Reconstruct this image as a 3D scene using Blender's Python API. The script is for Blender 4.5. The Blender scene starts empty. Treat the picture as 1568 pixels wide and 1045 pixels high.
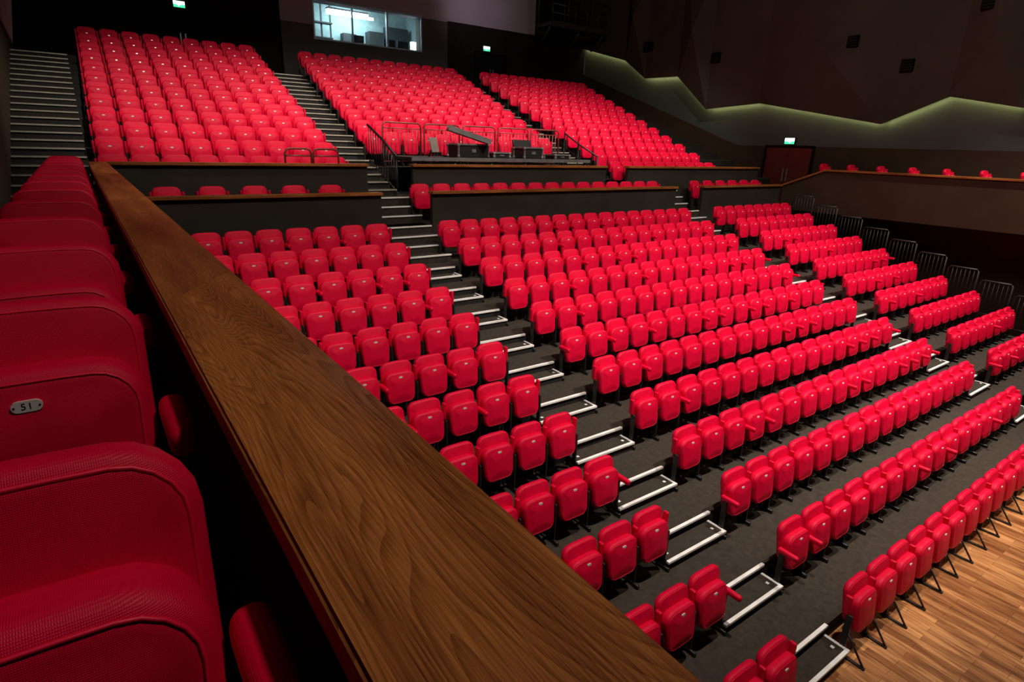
import bpy, bmesh, math, random
from mathutils import Vector, Matrix
random.seed(4)
sc = bpy.context.scene
sc.view_settings.view_transform = 'Standard'
sc.view_settings.look = 'None'

# ------------------------------------------------------------------ materials
def new_mat(name):
    m = bpy.data.materials.new(name); m.use_nodes = True
    nt = m.node_tree
    return m, nt, nt.nodes, nt.links, nt.nodes['Principled BSDF']

def plain(name, col, rough=0.6, metal=0.0, var=0.15, scale=6.0, bump=0.0, bscale=80.0, spec=0.5):
    m, nt, N, L, b = new_mat(name)
    tc = N.new('ShaderNodeTexCoord')
    n = N.new('ShaderNodeTexNoise'); n.inputs['Scale'].default_value = scale; n.inputs['Detail'].default_value = 4
    L.new(tc.outputs['Object'], n.inputs['Vector'])
    r = N.new('ShaderNodeValToRGB')
    r.color_ramp.elements[0].position = 0.3; r.color_ramp.elements[1].position = 0.7
    r.color_ramp.elements[0].color = (*[c*(1-var) for c in col], 1)
    r.color_ramp.elements[1].color = (*[min(1, c*(1+var)) for c in col], 1)
    L.new(n.outputs['Fac'], r.inputs['Fac']); L.new(r.outputs['Color'], b.inputs['Base Color'])
    b.inputs['Roughness'].default_value = rough; b.inputs['Metallic'].default_value = metal
    b.inputs['Specular IOR Level'].default_value = spec
    if bump > 0:
        n2 = N.new('ShaderNodeTexNoise'); n2.inputs['Scale'].default_value = bscale
        L.new(tc.outputs['Object'], n2.inputs['Vector'])
        bp = N.new('ShaderNodeBump'); bp.inputs['Strength'].default_value = bump; bp.inputs['Distance'].default_value = 0.01
        L.new(n2.outputs['Fac'], bp.inputs['Height']); L.new(bp.outputs['Normal'], b.inputs['Normal'])
    return m

def emis(name, col, s):
    m, nt, N, L, b = new_mat(name)
    b.inputs['Base Color'].default_value = (*col, 1)
    b.inputs['Emission Color'].default_value = (*col, 1)
    b.inputs['Emission Strength'].default_value = s
    return m

def fabric(name, c1, c2):
    m, nt, N, L, b = new_mat(name)
    tc = N.new('ShaderNodeTexCoord')
    n = N.new('ShaderNodeTexNoise'); n.inputs['Scale'].default_value = 9; n.inputs['Detail'].default_value = 5
    L.new(tc.outputs['Object'], n.inputs['Vector'])
    mx = N.new('ShaderNodeMix'); mx.data_type = 'RGBA'
    mx.inputs[6].default_value = (*c1, 1); mx.inputs[7].default_value = (*c2, 1)
    L.new(n.outputs['Fac'], mx.inputs[0])
    w1 = N.new('ShaderNodeTexWave'); w1.bands_direction = 'X'; w1.inputs['Scale'].default_value = 125; w1.inputs['Distortion'].default_value = 1.2
    w2 = N.new('ShaderNodeTexWave'); w2.bands_direction = 'Z'; w2.inputs['Scale'].default_value = 125; w2.inputs['Distortion'].default_value = 1.2
    L.new(tc.outputs['Object'], w1.inputs['Vector']); L.new(tc.outputs['Object'], w2.inputs['Vector'])
    mu = N.new('ShaderNodeMath'); mu.operation = 'MULTIPLY'
    L.new(w1.outputs['Fac'], mu.inputs[0]); L.new(w2.outputs['Fac'], mu.inputs[1])
    bp = N.new('ShaderNodeBump'); bp.inputs['Strength'].default_value = 0.45; bp.inputs['Distance'].default_value = 0.0012
    L.new(mu.outputs[0], bp.inputs['Height'])
    L.new(mx.outputs[2], b.inputs['Base Color'])
    L.new(bp.outputs['Normal'], b.inputs['Normal'])
    b.inputs['Roughness'].default_value = 0.48
    b.inputs['Specular IOR Level'].default_value = 0.24
    return m

def wood(name, off=0.0, axis='Y', tint=1.0, rough=0.40):
    m, nt, N, L, b = new_mat(name)
    tc = N.new('ShaderNodeTexCoord')
    src = tc.outputs['Object']
    def mapped(sx, sl, o):
        mp = N.new('ShaderNodeMapping')
        mp.inputs['Scale'].default_value = (sx, sl, sx) if axis == 'Y' else (sl, sx, sx)
        mp.inputs['Location'].default_value = (off+o, off*1.7+o, o)
        L.new(src, mp.inputs['Vector']); return mp.outputs['Vector']
    n1 = N.new('ShaderNodeTexNoise'); n1.inputs['Scale'].default_value = 1; n1.inputs['Detail'].default_value = 3
    n1.inputs['Roughness'].default_value = 0.25; n1.inputs['Distortion'].default_value = 0.15
    L.new(mapped(5.8, 0.80, 0.0), n1.inputs['Vector'])
    mul = N.new('ShaderNodeMath'); mul.operation = 'MULTIPLY'; mul.inputs[1].default_value = 58
    L.new(n1.outputs['Fac'], mul.inputs[0])
    fr = N.new('ShaderNodeMath'); fr.operation = 'FRACT'; L.new(mul.outputs[0], fr.inputs[0])
    pw = N.new('ShaderNodeMath'); pw.operation = 'POWER'; pw.inputs[1].default_value = 2.0; L.new(fr.outputs[0], pw.inputs[0])
    n2 = N.new('ShaderNodeTexNoise'); n2.inputs['Scale'].default_value = 1; n2.inputs['Detail'].default_value = 3
    L.new(mapped(330, 8, 3.0), n2.inputs['Vector'])
    n3 = N.new('ShaderNodeTexNoise'); n3.inputs['Scale'].default_value = 1; n3.inputs['Detail'].default_value = 3
    L.new(mapped(8, 0.9, 9.0), n3.inputs['Vector'])
    a = N.new('ShaderNodeMath'); a.operation = 'MULTIPLY'; a.inputs[1].default_value = -0.17
    L.new(pw.outputs[0], a.inputs[0])
    a2 = N.new('ShaderNodeMath'); a2.operation = 'MULTIPLY_ADD'; a2.inputs[1].default_value = 0.62
    L.new(n2.outputs['Fac'], a2.inputs[0]); L.new(a.outputs[0], a2.inputs[2])
    a3 = N.new('ShaderNodeMath'); a3.operation = 'MULTIPLY_ADD'; a3.inputs[1].default_value = 0.72
    L.new(n3.outputs['Fac'], a3.inputs[0]); L.new(a2.outputs[0], a3.inputs[2])
    r = N.new('ShaderNodeValToRGB'); cr = r.color_ramp
    cr.elements[0].position = 0.32; cr.elements[0].color = (0.095*tint, 0.025*tint, 0.006*tint, 1)
    cr.elements[1].position = 0.92; cr.elements[1].color = (0.66*tint, 0.25*tint, 0.065*tint, 1)
    e = cr.elements.new(0.58); e.color = (0.31*tint, 0.098*tint, 0.024*tint, 1)
    L.new(a3.outputs[0], r.inputs['Fac']); L.new(r.outputs['Color'], b.inputs['Base Color'])
    bp = N.new('ShaderNodeBump'); bp.inputs['Strength'].default_value = 0.25; bp.inputs['Distance'].default_value = 0.002
    L.new(n2.outputs['Fac'], bp.inputs['Height']); L.new(bp.outputs['Normal'], b.inputs['Normal'])
    b.inputs['Roughness'].default_value = rough
    b.inputs['Specular IOR Level'].default_value = 0.22
    return m

def parquet(name):
    m, nt, N, L, b = new_mat(name)
    tc = N.new('ShaderNodeTexCoord')
    mp = N.new('ShaderNodeMapping'); mp.inputs['Rotation'].default_value = (0, 0, math.radians(90))
    L.new(tc.outputs['Object'], mp.inputs['Vector'])
    br = N.new('ShaderNodeTexBrick')
    br.inputs['Scale'].default_value = 1.0; br.inputs['Brick Width'].default_value = 0.8; br.inputs['Row Height'].default_value = 0.11
    br.inputs['Mortar Size'].default_value = 0.002; br.offset = 0.37
    br.inputs['Color1'].default_value = (0.30, 0.125, 0.042, 1); br.inputs['Color2'].default_value = (0.68, 0.36, 0.15, 1)
    br.inputs['Mortar'].default_value = (0.10, 0.04, 0.015, 1)
    L.new(mp.outputs['Vector'], br.inputs['Vector'])
    mp2 = N.new('ShaderNodeMapping'); mp2.inputs['Scale'].default_value = (22, 2.2, 1)
    L.new(tc.outputs['Object'], mp2.inputs['Vector'])
    n = N.new('ShaderNodeTexNoise'); n.inputs['Scale'].default_value = 1; n.inputs['Detail'].default_value = 4
    L.new(mp2.outputs['Vector'], n.inputs['Vector'])
    r = N.new('ShaderNodeValToRGB')
    r.color_ramp.elements[0].position = 0.34; r.color_ramp.elements[0].color = (0.50, 0.36, 0.26, 1)
    r.color_ramp.elements[1].position = 0.60; r.color_ramp.elements[1].color = (1.1, 1.0, 0.92, 1)
    L.new(n.outputs['Fac'], r.inputs['Fac'])
    mx = N.new('ShaderNodeMix'); mx.data_type = 'RGBA'; mx.blend_type = 'MULTIPLY'; mx.inputs[0].default_value = 1
    L.new(br.outputs['Color'], mx.inputs[6]); L.new(r.outputs['Color'], mx.inputs[7])
    L.new(mx.outputs[2], b.inputs['Base Color'])
    b.inputs['Roughness'].default_value = 0.38
    return m

M_RED = fabric('red_upholstery', (0.66, 0.0005, 0.030), (0.86, 0.001, 0.050))
M_PIPE = plain('red_piping', (0.92, 0.002, 0.05), 0.5)
M_BLK = plain('black_steel', (0.010, 0.010, 0.010), 0.45)
M_PLATE = plain('silver_plate', (0.80, 0.78, 0.74), 0.35, 0.2)
M_INK = plain('plate_ink', (0.01, 0.01, 0.01), 0.6)
M_CARPET = plain('dark_carpet', (0.042, 0.034, 0.027), 0.95, 0, 0.2, 14, 0.3, 250, 0.2)
M_RISER = plain('black_riser', (0.008, 0.007, 0.007), 0.8)
M_NOSE = plain('pale_step_nosing', (0.92, 0.91, 0.88), 0.45, 0.0)
M_NOSE2 = plain('steel_step_nosing', (0.50, 0.48, 0.40), 0.35, 0.3)
M_WALLD = plain('dark_brown_wall', (0.009, 0.006, 0.005), 0.8, 0, 0.2, 1.5, spec=0.2)
M_DADO = plain('brown_dado_panel', (0.050, 0.031, 0.019), 0.65, 0, 0.15, 1.5, spec=0.2)
M_GREYW = plain('blue_grey_wall', (0.070, 0.074, 0.080), 0.8, 0, 0.08, 1.0)
M_FACET = plain('umber_acoustic_panel', (0.060, 0.047, 0.039), 0.8, 0, 0.15, 0.6, spec=0.2)
M_PARA = plain('charcoal_parapet', (0.034, 0.029, 0.024), 0.7, 0, 0.15, 2.0, spec=0.2)
M_MAUVE = plain('mauve_plaster', (0.30, 0.25, 0.29), 0.8, 0, 0.05, 1.0)
M_GREYP = plain('grey_plaster', (0.065, 0.058, 0.055), 0.8, 0, 0.05, 1.0)
M_CEIL = plain('black_ceiling', (0.008, 0.007, 0.007), 0.9)
M_VENT = plain('vent_black', (0.004, 0.004, 0.004), 0.9, spec=0.1)
M_FLOOR = parquet('oak_parquet')
M_W = [wood('walnut_a', 0.0, tint=0.92), wood('walnut_b', 5.3, tint=1.10), wood('walnut_c', 11.9, tint=0.9)]
M_WX = wood('walnut_cross', 3.1, 'X', 0.9)
M_DOOR = plain('red_brown_door', (0.11, 0.016, 0.010), 0.5)
M_DARKDOOR = plain('dark_door', (0.006, 0.005, 0.005), 0.8, spec=0.1)
M_GALV = plain('grey_steel', (0.30, 0.30, 0.30), 0.4, 0.6)
M_DKRAIL = plain('dark_rail_paint', (0.045, 0.043, 0.042), 0.4, 0.3)
M_REDLIT_RAIL = plain('red_lit_rail', (0.30, 0.07, 0.06), 0.4, 0.2)  # red light on the hoops is put into their colour
M_SGREEN = emis('exit_green', (0.05, 0.75, 0.35), 1.5)
M_SWHITE = emis('exit_white', (0.85, 1.0, 0.9), 2.2)

# ------------------------------------------------------------------ mesh helpers
class B:
    def __init__(s, name, mats):
        s.name = name; s.mats = mats; s.bm = bmesh.new()
    def box(s, x0, x1, y0, y1, z0, z1, m=0, bevel=0.0, seg=2, rot=None, piv=None):
        g = bmesh.ops.create_cube(s.bm, size=1.0)
        vs = g['verts']
        for v in vs:
            v.co = Vector(((x0+x1)/2+v.co.x*(x1-x0), (y0+y1)/2+v.co.y*(y1-y0), (z0+z1)/2+v.co.z*(z1-z0)))
        fs = set(f for v in vs for f in v.link_faces)
        for f in fs: f.material_index = m
        if bevel > 0:
            es = list(set(e for v in vs for e in v.link_edges))
            r = bmesh.ops.bevel(s.bm, geom=es, offset=bevel, segments=seg, affect='EDGES', profile=0.5, clamp_overlap=True)
            for f in r['faces']: f.material_index = m; f.smooth = True
            vs = list(set(v for f in r['faces'] for v in f.verts))
        if rot is not None:
            piv = Vector(piv) if piv is not None else Vector(((x0+x1)/2, (y0+y1)/2, (z0+z1)/2))
            bmesh.ops.rotate(s.bm, verts=vs, cent=piv, matrix=rot)
    def prism(s, pts, d, m=0):
        d = Vector(d); n = len(pts)
        a = [s.bm.verts.new(p) for p in pts]; b = [s.bm.verts.new(Vector(p)+d) for p in pts]
        fs = [s.bm.faces.new(a), s.bm.faces.new(list(reversed(b)))]
        for i in range(n):
            fs.append(s.bm.faces.new([a[i], b[i], b[(i+1) % n], a[(i+1) % n]]))
        for f in fs: f.material_index = m
    def tube(s, pts, r, m=0, closed=False, n=8):
        P = [Vector(p) for p in pts]; rings = []; N = len(P)
        for i, p in enumerate(P):
            if closed: t = (P[(i+1) % N]-P[i-1])
            else: t = P[min(i+1, N-1)]-P[max(i-1, 0)]
            t.normalize()
            up = Vector((0, 0, 1)) if abs(t.z) < 0.9 else Vector((0, 1, 0))
            if closed: up = Vector((0, 1, 0))
            a = t.cross(up).normalized(); b2 = t.cross(a).normalized()
            rings.append([s.bm.verts.new(p+a*r*math.cos(2*math.pi*k/n)+b2*r*math.sin(2*math.pi*k/n)) for k in range(n)])
        for i in range(N if closed else N-1):
            A = rings[i]; C = rings[(i+1) % N]
            for k in range(n):
                f = s.bm.faces.new([A[k], A[(k+1) % n], C[(k+1) % n], C[k]]); f.material_index = m; f.smooth = True
        if not closed:
            for R in (rings[0], rings[-1]):
                f = s.bm.faces.new(R); f.material_index = m
    def obj(s, parent=None, loc=(0, 0, 0)):
        bmesh.ops.recalc_face_normals(s.bm, faces=s.bm.faces[:])
        me = bpy.data.meshes.new(s.name); s.bm.to_mesh(me); s.bm.free()
        for m in s.mats: me.materials.append(m)
        o = bpy.data.objects.new(s.name, me); o.location = loc
        sc.collection.objects.link(o)
        if parent: o.parent = parent
        return o

def cushion(b, hw, z0, z1, th, r, e, arch, taper, tilt, piv, yc, m, mp, pr=0.0030):
    """upholstered slab, rounded outline, rounded edges; faces -Y; tilt about piv"""
    hh = (z1-z0)/2; zc = (z0+z1)/2
    def outline(i):
        w = hw-i; h = hh-i; rr = max(r-i, 0.012); P = []
        cs = [(w-rr, -h+rr, -90), (w-rr, h-rr, 0), (-w+rr, h-rr, 90), (-w+rr, -h+rr, 180)]
        for ci, (cx, cz, a0) in enumerate(cs):
            for k in range(6):
                a = math.radians(a0+18*k)
                P.append((cx+rr*math.cos(a), cz+rr*math.sin(a)))
            nx = cs[(ci+1) % 4]
            if ci in (1, 3):
                a1 = (cx, cz+(rr if ci == 1 else -rr)); b1 = (nx[0], nx[1]+(rr if ci == 1 else -rr))
                for t in (0.2, 0.4, 0.6, 0.8): P.append((a1[0]+(b1[0]-a1[0])*t, a1[1]+(b1[1]-a1[1])*t))
        Q = []
        for x, z in P:
            tz = (z+hh)/(2*hh)
            x2 = x*(1-taper*(1-tz))
            z2 = z+arch*(1-(x/hw)**2)*max(0, tz)**3
            Q.append((x2, z2))
        return Q
    R = Matrix.Rotation(tilt, 4, 'X'); pv = Vector(piv)
    def tr(x, y, z): return R @ (Vector((x, y, z))-pv)+pv
    prof = [(min(hw, hh)*0.72, -th/2-0.020), (min(hw, hh)*0.42, -th/2-0.014), (e*1.6, -th/2-0.004)]
    for k in range(5):
        a = math.radians(22.5*k); prof.append((e*(1-math.sin(a)), -th/2+e*(1-math.cos(a))))
    for k in range(5):
        a = math.radians(90-22.5*k); prof.append((e*(1-math.sin(a)), th/2-e*(1-math.cos(a))))
    prof.append((min(hw, hh)*0.6, th/2))
    rings = []
    for i, y in prof:
        rings.append([b.bm.verts.new(tr(x, yc+y, zc+z)) for x, z in outline(i)])
    n = len(rings[0])
    for A, C in zip(rings[:-1], rings[1:]):
        for k in range(n):
            f = b.bm.faces.new([A[k], A[(k+1) % n], C[(k+1) % n], C[k]]); f.material_index = m; f.smooth = True
    for Rg in (rings[0], rings[-1]):
        f = b.bm.faces.new(Rg); f.material_index = m; f.smooth = True
    b.tube([tr(x, yc-th/2+0.0036, zc+z) for x, z in outline(e*0.60)], pr, mp, True, 8)
    return tr

SEATS = {}
PL_Y, PL_Z = -0.150-0.0625-0.0125, 0.672
def seat_mesh(left, right, legs):
    """left/right: None, 'U' arm folded up, 'D' arm down"""
    key = (left, right, legs)
    if key in SEATS: return SEATS[key]
    b = B('theatre_seat', [M_RED, M_BLK, M_PLATE, M_PIPE])
    cushion(b, 0.245, 0.38, 0.872, 0.085, 0.10, 0.034, 0.012, 0.04, math.radians(-9), (0, 0, 0.86), -0.042, 0, 3)
    tr = cushion(b, 0.235, 0.275, 0.738, 0.125, 0.11, 0.042, 0.010, 0.10, math.radians(-7), (0, 0, 0.74), -0.150, 0, 3)
    hw, hh = 0.028, 0.0125
    out = [(hw-hh+hh*math.cos(math.radians(a)), hh*math.sin(math.radians(a))) for a in range(-90, 91, 30)] + \
          [(-hw+hh+hh*math.cos(math.radians(a)), hh*math.sin(math.radians(a))) for a in range(90, 271, 30)]
    d = tr(0, 1, 0)-tr(0, 0, 0)
    b.prism([tr(x, PL_Y, PL_Z+z) for x, z in out], d*0.02, 2)
    for q in (-0.0225, 0.0225):
        b.prism([tr(q+0.0022*math.cos(a*math.pi/3), PL_Y-0.0010, PL_Z+0.0022*math.sin(a*math.pi/3)) for a in range(6)], d*0.003, 1)
    for x, a in ((-0.275, left), (0.275, right)):
        if a is None: continue
        if a == 'D': b.box(x-0.031, x+0.033, -0.37, -0.10, 0.550, 0.625, 0, 0.028, 4)
        else: b.box(x-0.020, x+0.020, -0.155, -0.075, 0.56, 0.80, 0, 0.017, 3)
        b.box(x-0.014, x+0.014, -0.20, -0.13, 0.03, 0.565, 1, 0.004, 1)
        if legs:
            b.box(x-0.018, x+0.018, -0.44, -0.04, 0.0, 0.025, 1, 0.004, 1)
            b.tube([(x, -0.42, 0.02), (x, -0.17, 0.36)], 0.013, 1)
        else:
            b.box(x-0.020, x+0.020, -0.27, -0.06, 0.0, 0.06, 1, 0.01, 1)
    b.box(-0.27, 0.27, -0.17, -0.13, 0.36, 0.40, 1)
    bmesh.ops.recalc_face_normals(b.bm, faces=b.bm.faces[:])
    me = bpy.data.meshes.new('theatre_seat'); b.bm.to_mesh(me); b.bm.free()
    for m in b.mats: me.materials.append(m)
    SEATS[key] = me
    return me
def seat(x, y, z, left=None, right='U', legs=False):
    o = bpy.data.objects.new('theatre_seat', seat_mesh(left, right, legs))
    o.location = (x, y, z); o.rotation_euler = (0, 0, random.uniform(-0.012, 0.012))
    sc.collection.objects.link(o); return o

PITCH = 0.54
ZF = -5.51                      # hall floor (camera eye height is z=0)
RS = 0.271
def sy(k): return 2.2+0.87*k
def sz(k): return ZF+RS*k
def ry(k): return 14.0+0.9*k
def rz(k): return -1.26+0.31*k

# ------------------------------------------------------------------ room shell
XL, XR, YF, YB, ZC = -1.06, 23.0, -9.0, 26.0, 7.6
b = B('floor', [M_FLOOR]); b.box(XL-0.2, XR+0.2, YF-0.2, YB+0.2, ZF-0.2, ZF, 0); b.obj()
b = B('ceiling', [M_CEIL]); b.box(XL-0.2, XR+0.2, YF-0.2, YB+0.2, ZC, ZC+0.2, 0); b.obj()
b = B('wall_front', [M_WALLD]); b.box(XL-0.2, XR+0.2, YF-0.2, YF, ZF, ZC, 0); b.obj()
b = B('wall_left', [plain('olive_wall', (0.08, 0.07, 0.04), 0.7)]); b.box(XL-0.2, XL, YF, YB, ZF, ZC, 0); b.obj()
b = B('wall_right', [M_DADO, M_GREYW])
b.box(XR+0.05, XR+0.25, YF, YB, ZF, ZC, 1)
b.prism([(XR, YF, ZF), (XR, YB, ZF), (XR, YB, 3.75), (XR, 15.9, 0.30), (XR, YF, 0.28)], (0.06, 0, 0), 0)
b.obj()
WX0, WX1, WZ0, WZ1 = 8.5, 13.15, 3.84, 5.16
b = B('wall_back', [M_WALLD, M_MAUVE, M_GREYP])
b.box(XL, 7.2, YB, YB+0.2, ZF, ZC, 0)
b.box(14.5, XR, YB, YB+0.2, ZF, 5.25, 0)
b.box(14.5, 19.6, YB-0.02, YB+0.2, 5.25, ZC, 1)
b.box(19.6, XR, YB, YB+0.2, 5.25, ZC, 0)
b.box(7.2, 14.5, YB-0.25, YB+0.2, 2.0, WZ0, 2)
b.box(7.2, WX0, YB-0.25, YB+0.2, WZ0, 4.3, 2)
b.box(7.2, WX0, YB-0.25, YB+0.2, 4.3, WZ1, 1)
b.box(WX1, 14.5, YB-0.25, YB+0.2, WZ0, WZ1, 2)
b.box(7.2, 14.5, YB-0.25, YB+0.2, WZ1, ZC, 1)
b.obj()

zig = [(26.0, 5.0), (22.57, 4.10), (21.18, 3.21), (19.22, 3.17), (17.47, 1.75), (14.92, 1.90), (10.17, 1.07), (8.31, 1.87), (6.36, 1.48), (3.0, 0.95), (-1.0, 1.8), (-5.0, 1.2), (-9.0, 1.6)]
def facets(name, xbot, sgn):
    b = B(name, [M_FACET])
    V = b.bm.verts.new
    bot = [V((xbot, y, z)) for y, z in zig]
    botb = [V((xbot+0.05*sgn, y, z)) for y, z in zig]
    mid = []; random.seed(11)
    for i in range(len(zig)-1):
        y = (zig[i][0]+zig[i+1][0])/2; z = max(zig[i][1], zig[i+1][1])+1.3+0.8*random.random()
        mid.append(V((xbot-sgn*(0.0+0.45*(i % 2)), y, min(z, 6.6))))
    top = [V((xbot-sgn*0.12*((i+1) % 2), y, ZC-0.01)) for i, (y, z) in enumerate(zig)]
    F = b.bm.faces.new
    for i in range(len(zig)-1):
        F([bot[i], bot[i+1], mid[i]]); F([mid[i], top[i+1], top[i]])
        F([bot[i], botb[i], botb[i+1], bot[i+1]])
        if i == 0: F([bot[0], mid[0], top[0]])
        else:
            F([bot[i], mid[i], top[i]]); F([bot[i], top[i], mid[i-1]])
    F([bot[-1], top[-1], mid[-1]])
    return b.obj()
facets('trim_1', 22.62, 1)
facets('trim_2', -0.72, -1)
vents = [(11.5, 3.73, 22.30), (9.7, 2.86, 22.5), (17.2, 3.75, 22.45), (21.0, 4.55, 22.35), (7.76, 4.36, 22.3)]
for y, z, xv in vents:
    b = B('wall_vent', [M_VENT, M_CEIL])
    b.box(xv, 22.62, y-0.19, y+0.19, z-0.19, z+0.19, 0, 0.01, 1)
    for q in range(4): b.box(xv-0.01, xv+0.01, y-0.16, y+0.16, z-0.14+q*0.08, z-0.12+q*0.08, 1)
    b.obj()

# control room behind window
b = B('wall_control_room', [plain('control_room_paint', (0.26, 0.36, 0.38), 0.8), plain('control_room_dark', (0.03, 0.035, 0.04), 0.6)])
b.box(7.6, 14.1, 29.0, 29.1, 2.9, 6.0, 0)
b.box(7.5, 7.6, YB+0.2, 29.1, 2.9, 6.0, 0); b.box(14.1, 14.2, YB+0.2, 29.1, 2.9, 6.0, 0)
b.box(7.5, 14.2, YB+0.2, 29.1, 2.8, 2.9, 1); b.box(7.5, 14.2, YB+0.2, 29.1, 6.0, 6.1, 1)
b.obj()
MT = emis('tube_light', (0.85, 1.0, 1.0), 25.0)
b = B('fluorescent_light', [MT, M_GALV])
b.box(9.6, 11.4, 27.25, 27.45, 5.06, 5.24, 0); b.box(9.6, 11.4, 27.23, 27.47, 5.24, 5.31, 1)
b.box(10.6, 12.0, 28.1, 28.2, 5.20, 5.30, 0); b.box(10.6, 12.0, 28.1, 28.2, 5.30, 5.35, 1)
for x in (9.8, 11.2): b.tube([(x, 27.33, 5.3), (x, 27.33, 5.99)], 0.01, 1)
for x in (10.7, 11.9): b.tube([(x, 28.15, 5.35), (x, 28.15, 5.99)], 0.01, 1)
b.obj()
MD = plain('booth_dark', (0.02, 0.024, 0.028), 0.6)
b = B('control_desk', [MD, M_GALV, MT])
b.box(8.0, 14.0, YB+0.35, YB+0.95, 3.70, 3.76, 0)
for x in (8.1, 10.0, 12.0, 13.9): b.box(x-0.03, x+0.03, YB+0.6, YB+0.9, 2.91, 3.7, 0)
for x in (10.3, 11.75, 12.4):
    b.box(x, x+0.55, YB+0.5, YB+0.54, 3.90, 4.25, 0, 0.01); b.box(x+0.24, x+0.31, YB+0.52, YB+0.6, 3.76, 3.95, 0)
b.box(13.08, 13.42, YB+0.50, YB+0.62, 3.98, 4.28, 2); b.tube([(13.26, YB+0.6, 3.76), (13.26, YB+0.65, 4.05)], 0.015, 0)
b.obj()
b = B('equipment_shelf', [MD, M_GALV])
for x in (8.1, 8.6, 9.1, 9.6, 10.0): b.box(x, x+0.06, 28.2, 28.26, 2.91, 5.6, 0)
for z in (3.6, 4.2, 4.8): b.box(8.1, 10.05, 28.0, 28.4, z, z+0.05, 0)
b.box(11.9, 12.6, 28.4, 28.9, 2.91, 4.8, 0); b.box(12.8, 13.9, 28.5, 28.9, 2.91, 5.1, 0)
b.box(10.7, 11.3, 28.5, 28.9, 2.91, 4.6, 0)
b.obj()
b = B('window_1', [plain('window_frame', (0.36, 0.46, 0.54), 0.4, 0.1)])
t = 0.06; y0, y1 = YB-0.30, YB-0.18
b.box(WX0-t, WX1+t, y0, y1, WZ0-t, WZ0, 0, 0.006, 1); b.box(WX0-t, WX1+t, y0, y1, WZ1, WZ1+t, 0, 0.006, 1)
b.box(WX0-t, WX0, y0, y1, WZ0, WZ1, 0); b.box(WX1, WX1+t, y0, y1, WZ0, WZ1, 0)
b.box(11.55, 11.63, y0, y1, WZ0, WZ1, 0); b.box(10.05, 10.09, y0, y1, WZ0, WZ1, 0)
wf = b.obj()
gm, nt, N, L, pb = new_mat('window_glass'); pb.inputs['Transmission Weight'].default_value = 1; pb.inputs['Roughness'].default_value = 0.0; pb.inputs['IOR'].default_value = 1.05
pb.inputs['Base Color'].default_value = (0.85, 0.97, 1.0, 1)
b = B('glass', [gm]); b.box(WX0, WX1, YB-0.24, YB-0.235, WZ0, WZ1, 0); b.obj(parent=wf)

def door(name, x, y, z, w, h, mat, axis='X'):
    b = B(name, [mat, M_GALV, M_DARKDOOR])
    def bx(a0, a1, d0, d1, z0, z1, m, bv=0.0):
        if axis == 'X': b.box(x+a0, x+a1, y+d0, y+d1, z0, z1, m, bv)
        else: b.box(x+d0, x+d1, y+a0, y+a1, z0, z1, m, bv)
    bx(-w/2-0.08, -w/2, -0.10, 0, z, z+h+0.08, 2); bx(w/2, w/2+0.08, -0.10, 0, z, z+h+0.08, 2); bx(-w/2, w/2, -0.10, 0, z+h, z+h+0.08, 2)
    bx(-w/2, -0.01, -0.06, -0.01, z, z+h, 0, 0.004); bx(0.01, w/2, -0.06, -0.01, z, z+h, 0, 0.004)
    bx(-0.10, -0.06, -0.12, -0.08, z+0.8, z+1.3, 1); bx(0.06, 0.10, -0.12, -0.08, z+0.8, z+1.3, 1)
    return b.obj()
def sign(x, y, z, axis='X', s=1.0):
    b = B('exit_sign', [M_BLK, M_SWHITE, M_SGREEN])
    def bx(a0, a1, d0, d1, z0, z1, m):
        a0, a1, d0, d1 = a0*s, a1*s, d0*s, d1*s
        z0, z1 = z0*s, z1*s
        if axis == 'X': b.box(x+a0, x+a1, y+d0, y+d1, z+z0, z+z1, m)
        else: b.box(x+d0, x+d1, y+a0, y+a1, z+z0, z+z1, m)
    bx(-0.2, 0.2, -0.1, 0, 0, 0.24, 0); bx(-0.18, 0.18, -0.11, -0.1, 0.02, 0.11, 2); bx(-0.18, 0.18, -0.11, -0.1, 0.11, 0.22, 1)
    bx(-0.03, 0.0, -0.115, -0.11, 0.05, 0.14, 1); bx(-0.08, 0.06, -0.115, -0.11, 0.095, 0.11, 1); bx(0.08, 0.15, -0.115, -0.11, 0.12, 0.14, 2)
    b.obj()
door('door_1', 3.8, YB-0.001, 2.15, 1.7, 1.95, M_DARKDOOR); sign(3.8, YB-0.02, 4.25)
door('door_2', 17.0, YB-0.001, 2.15, 1.7, 1.95, M_DARKDOOR); sign(16.7, YB-0.02, 4.2)
door('door_3', XR-0.01, 13.5, -1.83, 1.9, 2.08, M_DOOR, 'Y'); sign(XR-0.02, 13.5, 0.36, 'Y', 1.1)

b = B('lighting_gallery', [M_DKRAIL, M_BLK])
b.box(18.5, 22.05, 23.2, 24.4, 5.25, 5.40, 1)
for z in (5.75, 6.1, 6.45): b.tube([(18.5, 23.25, z), (22.0, 23.25, z)], 0.025, 0)
for i in range(6): b.tube([(18.5+i*0.69, 23.25, 5.4), (18.5+i*0.69, 23.25, 6.45)], 0.025, 0)
for x in (18.6, 20.4, 21.9):
    b.tube([(x, 24.4, ZC-0.001), (x, 24.4, 5.4)], 0.04, 0)
    b.tube([(x, 24.3, 4.6), (x, 23.9, 4.8), (x, 23.5, 5.25)], 0.04, 0)
b.box(18.5, 22.05, 23.18, 23.24, 5.18, 5.42, 0)
b.obj()

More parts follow.
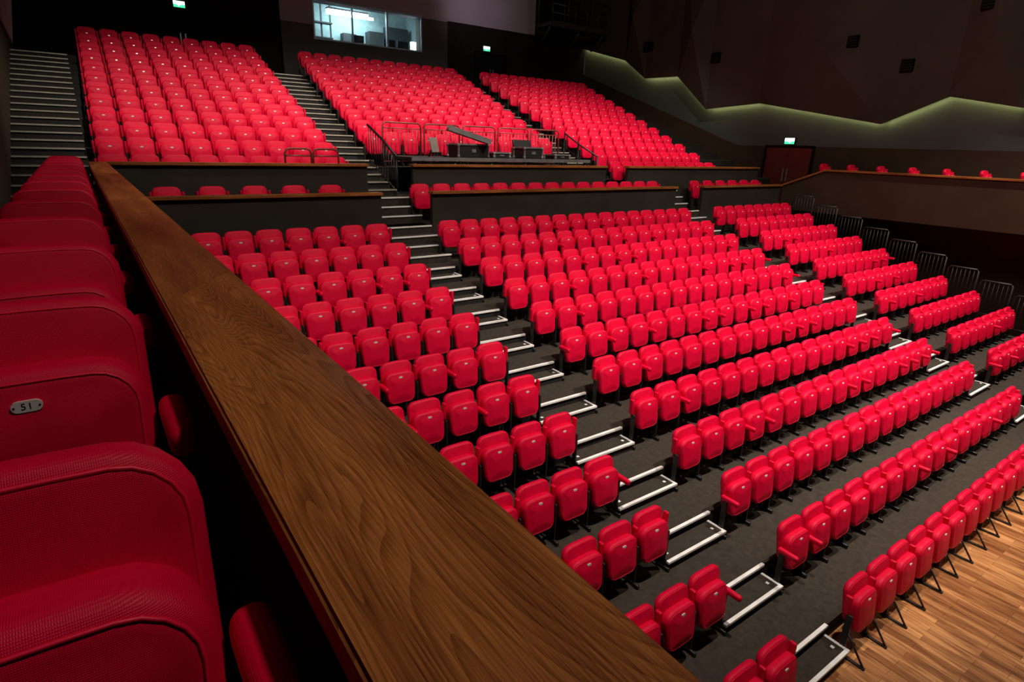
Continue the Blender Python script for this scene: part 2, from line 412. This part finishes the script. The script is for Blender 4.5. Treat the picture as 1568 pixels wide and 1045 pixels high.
# ------------------------------------------------------------------ stalls platform
X0, X1 = 0.75, 20.85
b = B('seating_platform', [M_CARPET, M_RISER])
for k in range(1, 12):
    y0 = sy(k)-0.82; y1 = 12.36 if k == 11 else sy(k)+0.05
    b.box(X0, X1, y0, 12.36, ZF+0.002 if k == 1 else sz(k-1), sz(k)-0.012, 1)
    b.box(X0, X1, y0-0.012, y1+0.01, sz(k)-0.012, sz(k), 0)
b.obj()
aisles = [(5.16, 6.32), (14.98, 16.12)]
for a0, a1 in aisles:
    b = B('aisle_steps', [M_CARPET, M_NOSE, M_RISER])
    for k in range(1, 12):
        yp = sy(k)-0.835; z = sz(k); zh = z-0.135; yb = yp-0.27
        b.box(a0+0.02, a1-0.02, yb, yp, sz(k-1)+0.001, zh-0.006, 2)
        b.box(a0+0.02, a1-0.02, yb, yp, zh-0.006, zh, 0)
        b.box(a0, a1, yb-0.025, yb+0.022, zh-0.028, zh+0.006, 1, 0.003, 1)
        b.box(a1-0.04, a1, yb+0.022, yp, zh-0.028, zh+0.006, 1, 0.003, 1)
        b.box(a0, a1, yp-0.015, yp+0.032, z-0.028, z+0.006, 1, 0.003, 1)
        for x in (a0+0.12, a1-0.12): b.box(x-0.02, x+0.02, yb+0.10, yb+0.14, zh, zh+0.004, 1)
    ys = [11.45, 11.75, 12.05, 12.38]; dz = (-1.83-sz(11))/4
    for i, yy in enumerate(ys):
        zt = sz(11)+(i+1)*dz
        b.box(a0+0.1, a1+0.2, yy, 13.38, zt-dz+0.001, zt, 0); b.box(a0+0.1, a1+0.2, yy-0.02, yy+0.03, zt-0.025, zt+0.005, 1)
    for i, yy in enumerate([12.85, 13.1, 13.36]):
        zt = -1.83+(i+1)*0.19
        b.box(a0+0.1, a1+0.2, yy, 13.5, zt-0.19, zt, 0); b.box(a0+0.1, a1+0.2, yy-0.02, yy+0.03, zt-0.025, zt+0.005, 1)
    b.obj()

def row(x0, n, y, z, pitch=PITCH, p=0.22, legs=False, endR=None, endL=None):
    for i in range(n):
        r = 'D' if random.random() < p else 'U'
        l = None
        if i == 0: l = endL or ('D' if random.random() < p else 'U')
        if i == n-1 and endR: r = endR
        seat(x0+i*pitch, y, z, l, r, legs)
for k in range(12):
    z = sz(k)
    row(4.89-7*PITCH, 8, sy(k), z, legs=(k == 0), endR='D' if k in (1, 3) else 'U')
    row(6.60, 16, sy(k), z, legs=(k == 0), p=0.30 if k else 0.0, endL='D' if k in (1, 2, 6) else 'U')
    row(16.42, 8, sy(k), z, legs=(k == 0))

for k in range(1, 12):
    b = B('guard_rail', [M_DKRAIL]); x = 20.78; ya, yb = sy(k)-0.78, sy(k)-0.02; z0 = sz(k); zt = z0+1.15
    b.tube([(x, ya, z0), (x, ya, zt-0.06), (x, ya+0.06, zt), (x, yb-0.06, zt), (x, yb, zt-0.06), (x, yb, z0)], 0.02, 0)
    b.tube([(x, ya, z0+0.2), (x, yb, z0+0.2)], 0.012, 0)
    for i in range(1, 7): b.tube([(x, ya+(yb-ya)*i/7, z0+0.2), (x, ya+(yb-ya)*i/7, zt)], 0.008, 0, n=6)
    b.obj()

# ------------------------------------------------------------------ cross aisle + parapets
def parapet(x0, x1, y, zb, zt, name='balcony_parapet'):
    b = B(name, [M_PARA, M_WX])
    b.box(x0, x1, y-0.06, y+0.06, zb, zt-0.06, 0)
    b.box(x0-0.02, x1+0.02, y-0.12, y+0.12, zt-0.06, zt, 1, 0.006, 2)
    return b.obj()
for x0, x1 in ((0.45, 5.3), (6.56, 15.1), (16.4, 20.9)): parapet(x0, x1, 12.44, -2.5, -1.06)
for x0, x1 in ((0.45, 5.42), (6.58, 13.0), (13.95, 20.9)): parapet(x0, x1, 13.46, -1.83, -0.50)
b = B('cross_aisle_floor', [M_CARPET, M_RISER]); b.box(0.45, XR-0.01, 12.39, 13.5, -1.95, -1.83, 0); b.box(0.45, XR-0.01, 12.39, 12.5, ZF, -1.95, 1); b.obj()
for i in range(5): seat(1.29+i*0.79, 13.2, -1.83, 'U')
for i in range(15): seat(6.62+i*0.585, 13.2, -1.83, 'U' if i == 0 else None)
for i in range(6): seat(16.9+i*0.70, 13.2, -1.83, 'U' if i == 0 else None)

# ------------------------------------------------------------------ rear tier
b = B('rear_seating_tier', [M_CARPET, M_RISER])
for k in range(0, 12):
    y0 = ry(k)-0.78 if k else 13.53
    xs = [(XL+0.005, XR-0.005)] if k >= 2 or k == 0 else [(XL+0.005, 6.3), (13.2, XR-0.005)]
    for xa, xb in xs:
        b.box(xa, xb, y0, YB-0.26, rz(k)-0.32, rz(k)-0.012, 1)
        b.box(xa, xb, y0-0.01, ry(k)+0.13 if k < 11 else YB-0.26, rz(k)-0.012, rz(k), 0)
b.obj()
def lerp(a, c, t): return a+(c-a)*t
M_STEPD = plain('black_step_carpet', (0.016, 0.014, 0.011), 0.9)  # darker carpet tone for the rear aisle steps
ais = [((-1.05, 0.15), (-1.05, 0.25)), ((5.35, 6.2), (5.95, 7.1)), ((12.95, 13.55), (13.95, 14.9))]
for (a, c) in ais:
    b = B('aisle_steps', [M_STEPD, M_NOSE2, M_RISER])
    for k in range(1, 12):
        t = k/11; xa = lerp(a[0], c[0], t); xb = lerp(a[1], c[1], t)
        yp = ry(k)-0.79; z = rz(k); zh = z-0.155
        b.box(xa, xb, yp-0.42, yp, zh-0.155, zh, 0)
        b.box(xa, xb, yp+0.0, yp+0.50, z-0.01, z+0.003, 0)
        b.box(xa, xb, yp-0.445, yp-0.39, zh-0.025, zh+0.006, 1)
        b.box(xa, xb, yp-0.02, yp+0.035, z-0.025, z+0.006, 1)
    b.obj()
for k in range(12):
    t = k/11; y, z = ry(k), rz(k)
    row(0.55+0.30*t, 9, y, z, 0.54+0.03*t, p=0.0)
    if k >= 2:
        tt = (k-2)/9; xl = lerp(6.55, 7.45, tt); xr = lerp(12.4, 13.55, tt); n = 12
        row(xl, n, y, z, (xr-xl)/(n-1), p=0.0)
    xl = lerp(13.9, 15.3, t); xr = lerp(18.6, 21.0, t); n = int(round((xr-xl)/0.54))+1
    row(xl, n, y, z, (xr-xl)/(n-1), p=0.0)

def barrier(x, y, z, w, h, mat, nb=9, name='guard_rail'):
    b = B(name, [mat]); r = 0.1
    b.tube([(x, y, z), (x, y, z+h-r), (x+0.03, y, z+h-0.03), (x+r, y, z+h), (x+w-r, y, z+h), (x+w-0.03, y, z+h-0.03), (x+w, y, z+h-r), (x+w, y, z)], 0.022, 0)
    b.tube([(x, y, z+0.15), (x+w, y, z+0.15)], 0.014, 0)
    b.tube([(x, y, z+h-0.14), (x+w, y, z+h-0.14)], 0.012, 0)
    for i in range(1, nb): b.tube([(x+w*i/nb, y, z+0.15), (x+w*i/nb, y, z+h-0.14)], 0.012, 0, n=6)
    return b.obj()
for i in range(5): barrier(6.55+i*1.2, ry(2)-0.74, rz(2)-0.001, 1.1, 1.12, M_REDLIT_RAIL)
for i in range(2): barrier(3.62+i*0.6, 13.46, -0.5, 0.56, 0.30, M_REDLIT_RAIL, 2)
b = B('stair_handrail', [M_BLK])
for x in (6.25,):
    P = [(x, 13.55, -0.35), (x, 14.4, 0.05), (x, 15.3, 0.40)]
    b.tube(P, 0.03, 0); b.tube([(p[0], p[1], p[2]-0.85) for p in P], 0.018, 0)
    for i in range(12):
        y = 13.6+i*0.15; z = lerp(-0.35, 0.40, (y-13.55)/1.75); b.tube([(x, y, z), (x, y, z-0.88)], 0.013, 0, n=6)
b.obj()
b = B('stair_handrail', [M_DKRAIL])
P = [(12.9, 13.7, -0.25), (12.9, 14.6, 0.1), (12.9, 15.3, 0.42)]
b.tube(P, 0.025, 0); b.tube([(p[0], p[1], p[2]-0.4) for p in P], 0.015, 0)
for p in P: b.tube([p, (p[0], p[1], -1.25)], 0.02, 0)
b.obj()

b = B('equipment_deck', [M_PARA, M_GALV])
b.box(6.75, 12.6, 13.75, 14.95, -0.42, -0.35, 0)
b.box(6.72, 12.63, 13.72, 13.76, -0.43, -0.34, 1); b.box(6.72, 12.63, 14.94, 14.98, -0.43, -0.34, 1)
for i in range(6):
    for y in (13.8, 14.9): b.tube([(6.85+i*1.13, y, -1.26), (6.85+i*1.13, y, -0.42)], 0.025, 1)
b.obj()
M_CASE = plain('flight_case_ply', (0.015, 0.014, 0.014), 0.5); M_LID = plain('case_lid_grey', (0.24, 0.21, 0.18), 0.5)
def case(x, y, z, w, d, h, ang=0.0, lid=False):
    b = B('flight_case', [M_CASE, M_GALV, M_LID])
    b.box(-w/2, w/2, -d/2, d/2, 0, h, 0, 0.01, 1)
    for sx in (-1, 1):
        for sy_ in (-1, 1):
            b.box(sx*w/2-0.02, sx*w/2+0.02, sy_*d/2-0.02, sy_*d/2+0.02, 0, h, 1)
            for zz in (0.036, h-0.02): b.box(sx*w/2-0.035, sx*w/2+0.035, sy_*d/2-0.035, sy_*d/2+0.035, zz-0.035, zz+0.035, 1, 0.012, 1)
        b.box(sx*w/2-0.02, sx*w/2+0.02, -d/2, d/2, h-0.02, h+0.02, 1)
    for sy_ in (-1, 1): b.box(-w/2, w/2, sy_*d/2-0.02, sy_*d/2+0.02, h-0.02, h+0.02, 1)
    b.box(-0.07, 0.07, -d/2-0.015, -d/2, h*0.4, h*0.65, 1)
    if lid:
        b.box(-w/2, w/2, d/2, d/2+0.06, h, h+d*0.5, 0, 0.01, 1, rot=Matrix.Rotation(math.radians(-18), 3, 'X'), piv=(0, d/2, h))
    o = b.obj(loc=(x, y, z)); o.rotation_euler = (0, 0, ang); return o
case(8.75, 14.4, -0.348, 1.1, 0.42, 0.34, 0.2, False)
case(10.75, 14.35, -0.348, 0.7, 0.45, 0.30, 0.1, True)
case(9.85, 14.55, -0.348, 0.5, 0.4, 0.14, -0.1, False)
case(11.8, 14.3, -0.348, 0.6, 0.45, 0.12, 0.1)
b = B('loading_ramp', [M_LID, M_GALV])
b.box(-0.20, 0.20, -0.60, 0.60, -0.03, 0.03, 0, 0.005, 1)
for s in (-1, 1): b.box(s*0.20-0.02, s*0.20+0.02, -0.60, 0.60, -0.05, 0.08, 1)
o = b.obj(loc=(8.75, 14.38, 0.22)); o.rotation_euler = (math.radians(16), 0, math.radians(70))
b = B('folded_music_stand', [M_LID, M_BLK])
b.box(-0.17, 0.17, -0.02, 0.02, 0.1, 0.48, 0, 0.01, 1); b.tube([(0, 0.03, 0.3), (0, 0.25, 0.0)], 0.02, 1); b.box(-0.2, 0.2, -0.08, 0.02, 0.07, 0.1, 1)
b.tube([(-0.15, 0, 0.1), (-0.2, -0.1, 0)], 0.015, 1); b.tube([(0.15, 0, 0.1), (0.2, -0.1, 0)], 0.015, 1)
o = b.obj(loc=(7.7, 14.3, -0.335)); o.rotation_euler = (math.radians(-12), 0, 0.5)

# ------------------------------------------------------------------ side balconies
b = B('walnut_balcony_rail', [M_W[0], M_W[1], M_W[2], M_PARA])
RL, RR, RT, RB = 0.148, 0.428, -0.50, -0.555
cuts = [(-3.0, -3.0), (2.06, 2.50), (5.6, 5.9), (9.2, 9.5), (13.34, 13.34)]
for i in range(4):
    (a0, a1), (c0, c1) = cuts[i], cuts[i+1]
    g = 0.0014
    pts = [(RL, a0+g, RB), (RR, a1+g, RB), (RR, c1-g, RB), (RL, c0-g, RB)]
    b.prism(pts, (0, 0, RT-RB), [1, 0, 2, 1][i])
bmesh.ops.bevel(b.bm, geom=[e for e in b.bm.edges if abs(e.verts[0].co.x-e.verts[1].co.x) < 1e-6 and abs(e.verts[0].co.z-e.verts[1].co.z) < 1e-6], offset=0.006, segments=3, affect='EDGES')
b.box(0.20, 0.38, -3.0, 13.34, -1.95, RB-0.001, 3)
b.obj()
ZB = -1.27
b = B('side_balcony_floor', [M_CARPET]); b.box(XL+0.005, 0.198, -3.0, 13.5, -1.42, ZB, 0); b.obj()
nums = {0: '52', 1: '51', 2: '50', 3: '49', 4: '48'}
for k in range(14):
    y = 0.89+0.89*k
    if y > 13: break
    o = seat(-0.175, y, ZB, 'D', 'D'); o.rotation_euler = (0, 0, 0)
    if k in nums:
        cu = bpy.data.curves.new('number', 'FONT'); cu.body = nums[k]; cu.size = 0.0205; cu.align_x = 'CENTER'; cu.align_y = 'CENTER'; cu.extrude = 0.0002
        cu.space_character = 1.15
        cu.materials.append(M_INK)
        t = bpy.data.objects.new('seat_number', cu); sc.collection.objects.link(t)
        t.parent = o; t.rotation_euler = (math.radians(90-7), 0, 0)
        R = Matrix.Rotation(math.radians(-7), 4, 'X'); pv = Vector((0, 0, 0.74))
        t.location = R @ (Vector((0, PL_Y-0.0005, PL_Z))-pv)+pv
b = B('balcony_fascia', [M_PARA, M_WX, M_DADO, M_W[0]])
b.box(21.0, 21.12, -3.0, 10.9, -1.92, -0.52, 2)
b.box(20.94, 21.18, -3.0, 10.9, -0.52, -0.46, 3, 0.006, 2)
b.prism([(21.0, 10.9, -1.92), (21.0, 12.36, -1.92), (21.0, 12.36, -1.10), (21.0, 10.9, -0.52)], (0.12, 0, 0), 2)
b.prism([(20.94, 10.9, -0.52), (20.94, 12.36, -1.10), (20.94, 12.36, -1.04), (20.94, 10.9, -0.46)], (0.24, 0, 0), 3)
b.box(21.12, XR-0.01, -3.0, 12.36, -1.3, -1.17, 0)
b.obj()
for k in range(12): seat(21.6, 0.9+0.95*k, -1.169, 'U', 'U')

# ------------------------------------------------------------------ lights
WARM = (1, 0.88, 0.76)
def spot(loc, tgt, e, ang, col=WARM, blend=0.9, r=0.2, nm='house_spot'):
    l = bpy.data.lights.new(nm, 'SPOT'); l.energy = e; l.spot_size = math.radians(ang); l.spot_blend = blend
    l.color = col; l.shadow_soft_size = r
    o = bpy.data.objects.new(nm, l); o.location = loc
    o.rotation_euler = (Vector(tgt)-Vector(loc)).to_track_quat('-Z', 'Y').to_euler(); sc.collection.objects.link(o)
for x, e in ((4.5, 3900), (9.5, 5000), (14.5, 5500), (19, 4600)):
    spot((x, 1.6, 7.2), (x+0.4, 6.2, -4), e, 64)
for x in (3, 8, 13, 18):
    spot((x, 11.2, 7.2), (x+0.3, 17.8, 0.3), 2700, 70)
for x in (3.5, 10.5, 17.5):
    spot((x, 6.6, 7.2), (x, 12.6, -1.4), 1400, 62)  # extra spots added to brighten the cross aisle
spot((12, 0, 7.2), (11.5, 1.5, -5.5), 4800, 50)
spot((2.8, -0.6, 6.3), (0.15, 1.9, -0.6), 620, 42)
spot((3.2, 4.0, 6.5), (0.2, 7.5, -0.5), 650, 52)
spot((15.5, 23.0, 6.0), (16.2, 26.0, 6.0), 80, 100, (1, 0.85, 0.95), nm='back_wall_fill')  # spot added to brighten the mauve plaster of the back wall
for i in range(8):
    (ya, za), (yb, zb) = zig[i], zig[i+1]
    L_ = math.hypot(yb-ya, zb-za)
    l = bpy.data.lights.new('cove_strip', 'AREA'); l.shape = 'RECTANGLE'; l.size = L_*0.97; l.size_y = 0.04; l.energy = 2.2*L_; l.color = (0.92, 0.98, 0.36)
    o = bpy.data.objects.new('cove_strip', l); o.location = (22.93, (ya+yb)/2, (za+zb)/2+0.04)
    d = Vector((0, yb-ya, zb-za)).normalized(); zax = -Vector((0.70, 0, -0.71)).normalized()
    yax = zax.cross(d).normalized(); zax = d.cross(yax).normalized()
    o.rotation_euler = Matrix((d, yax, zax)).transposed().to_euler(); sc.collection.objects.link(o)
w = bpy.data.worlds.new('world'); sc.world = w; w.use_nodes = True
w.node_tree.nodes['Background'].inputs[0].default_value = (0.02, 0.02, 0.02, 1)
def area(loc, tgt, e, s, col, nm='right_wall_fill'):
    l = bpy.data.lights.new(nm, 'AREA'); l.size = s; l.energy = e; l.color = col
    o = bpy.data.objects.new(nm, l); o.location = loc
    o.rotation_euler = (Vector(tgt)-Vector(loc)).to_track_quat('-Z', 'Y').to_euler(); sc.collection.objects.link(o)
area((11, 6, 7.4), (20, 12, 0), 600, 4, (1, 0.85, 0.72))  # fill light added to lift the right wall panels and dado
area((11, 27.8, 5.8), (11, 27.8, 3), 100, 1.5, (0.8, 1.0, 1.0), 'booth_fill')  # fill light added inside the booth to brighten its interior

# ------------------------------------------------------------------ camera
cam = bpy.data.cameras.new('camera'); co = bpy.data.objects.new('camera', cam); sc.collection.objects.link(co)
cam.sensor_width = 36; cam.lens = 36*897/1568; cam.clip_start = 0.02; cam.clip_end = 200
X = Vector((.8157, .1599, -.5560)); Y = Vector((-.5781, .2749, -.7682)); Z = X.cross(Y).normalized(); Y = Z.cross(X).normalized(); X.normalize()
co.matrix_world = Matrix((X, Y, Z)).to_4x4()
sc.camera = co
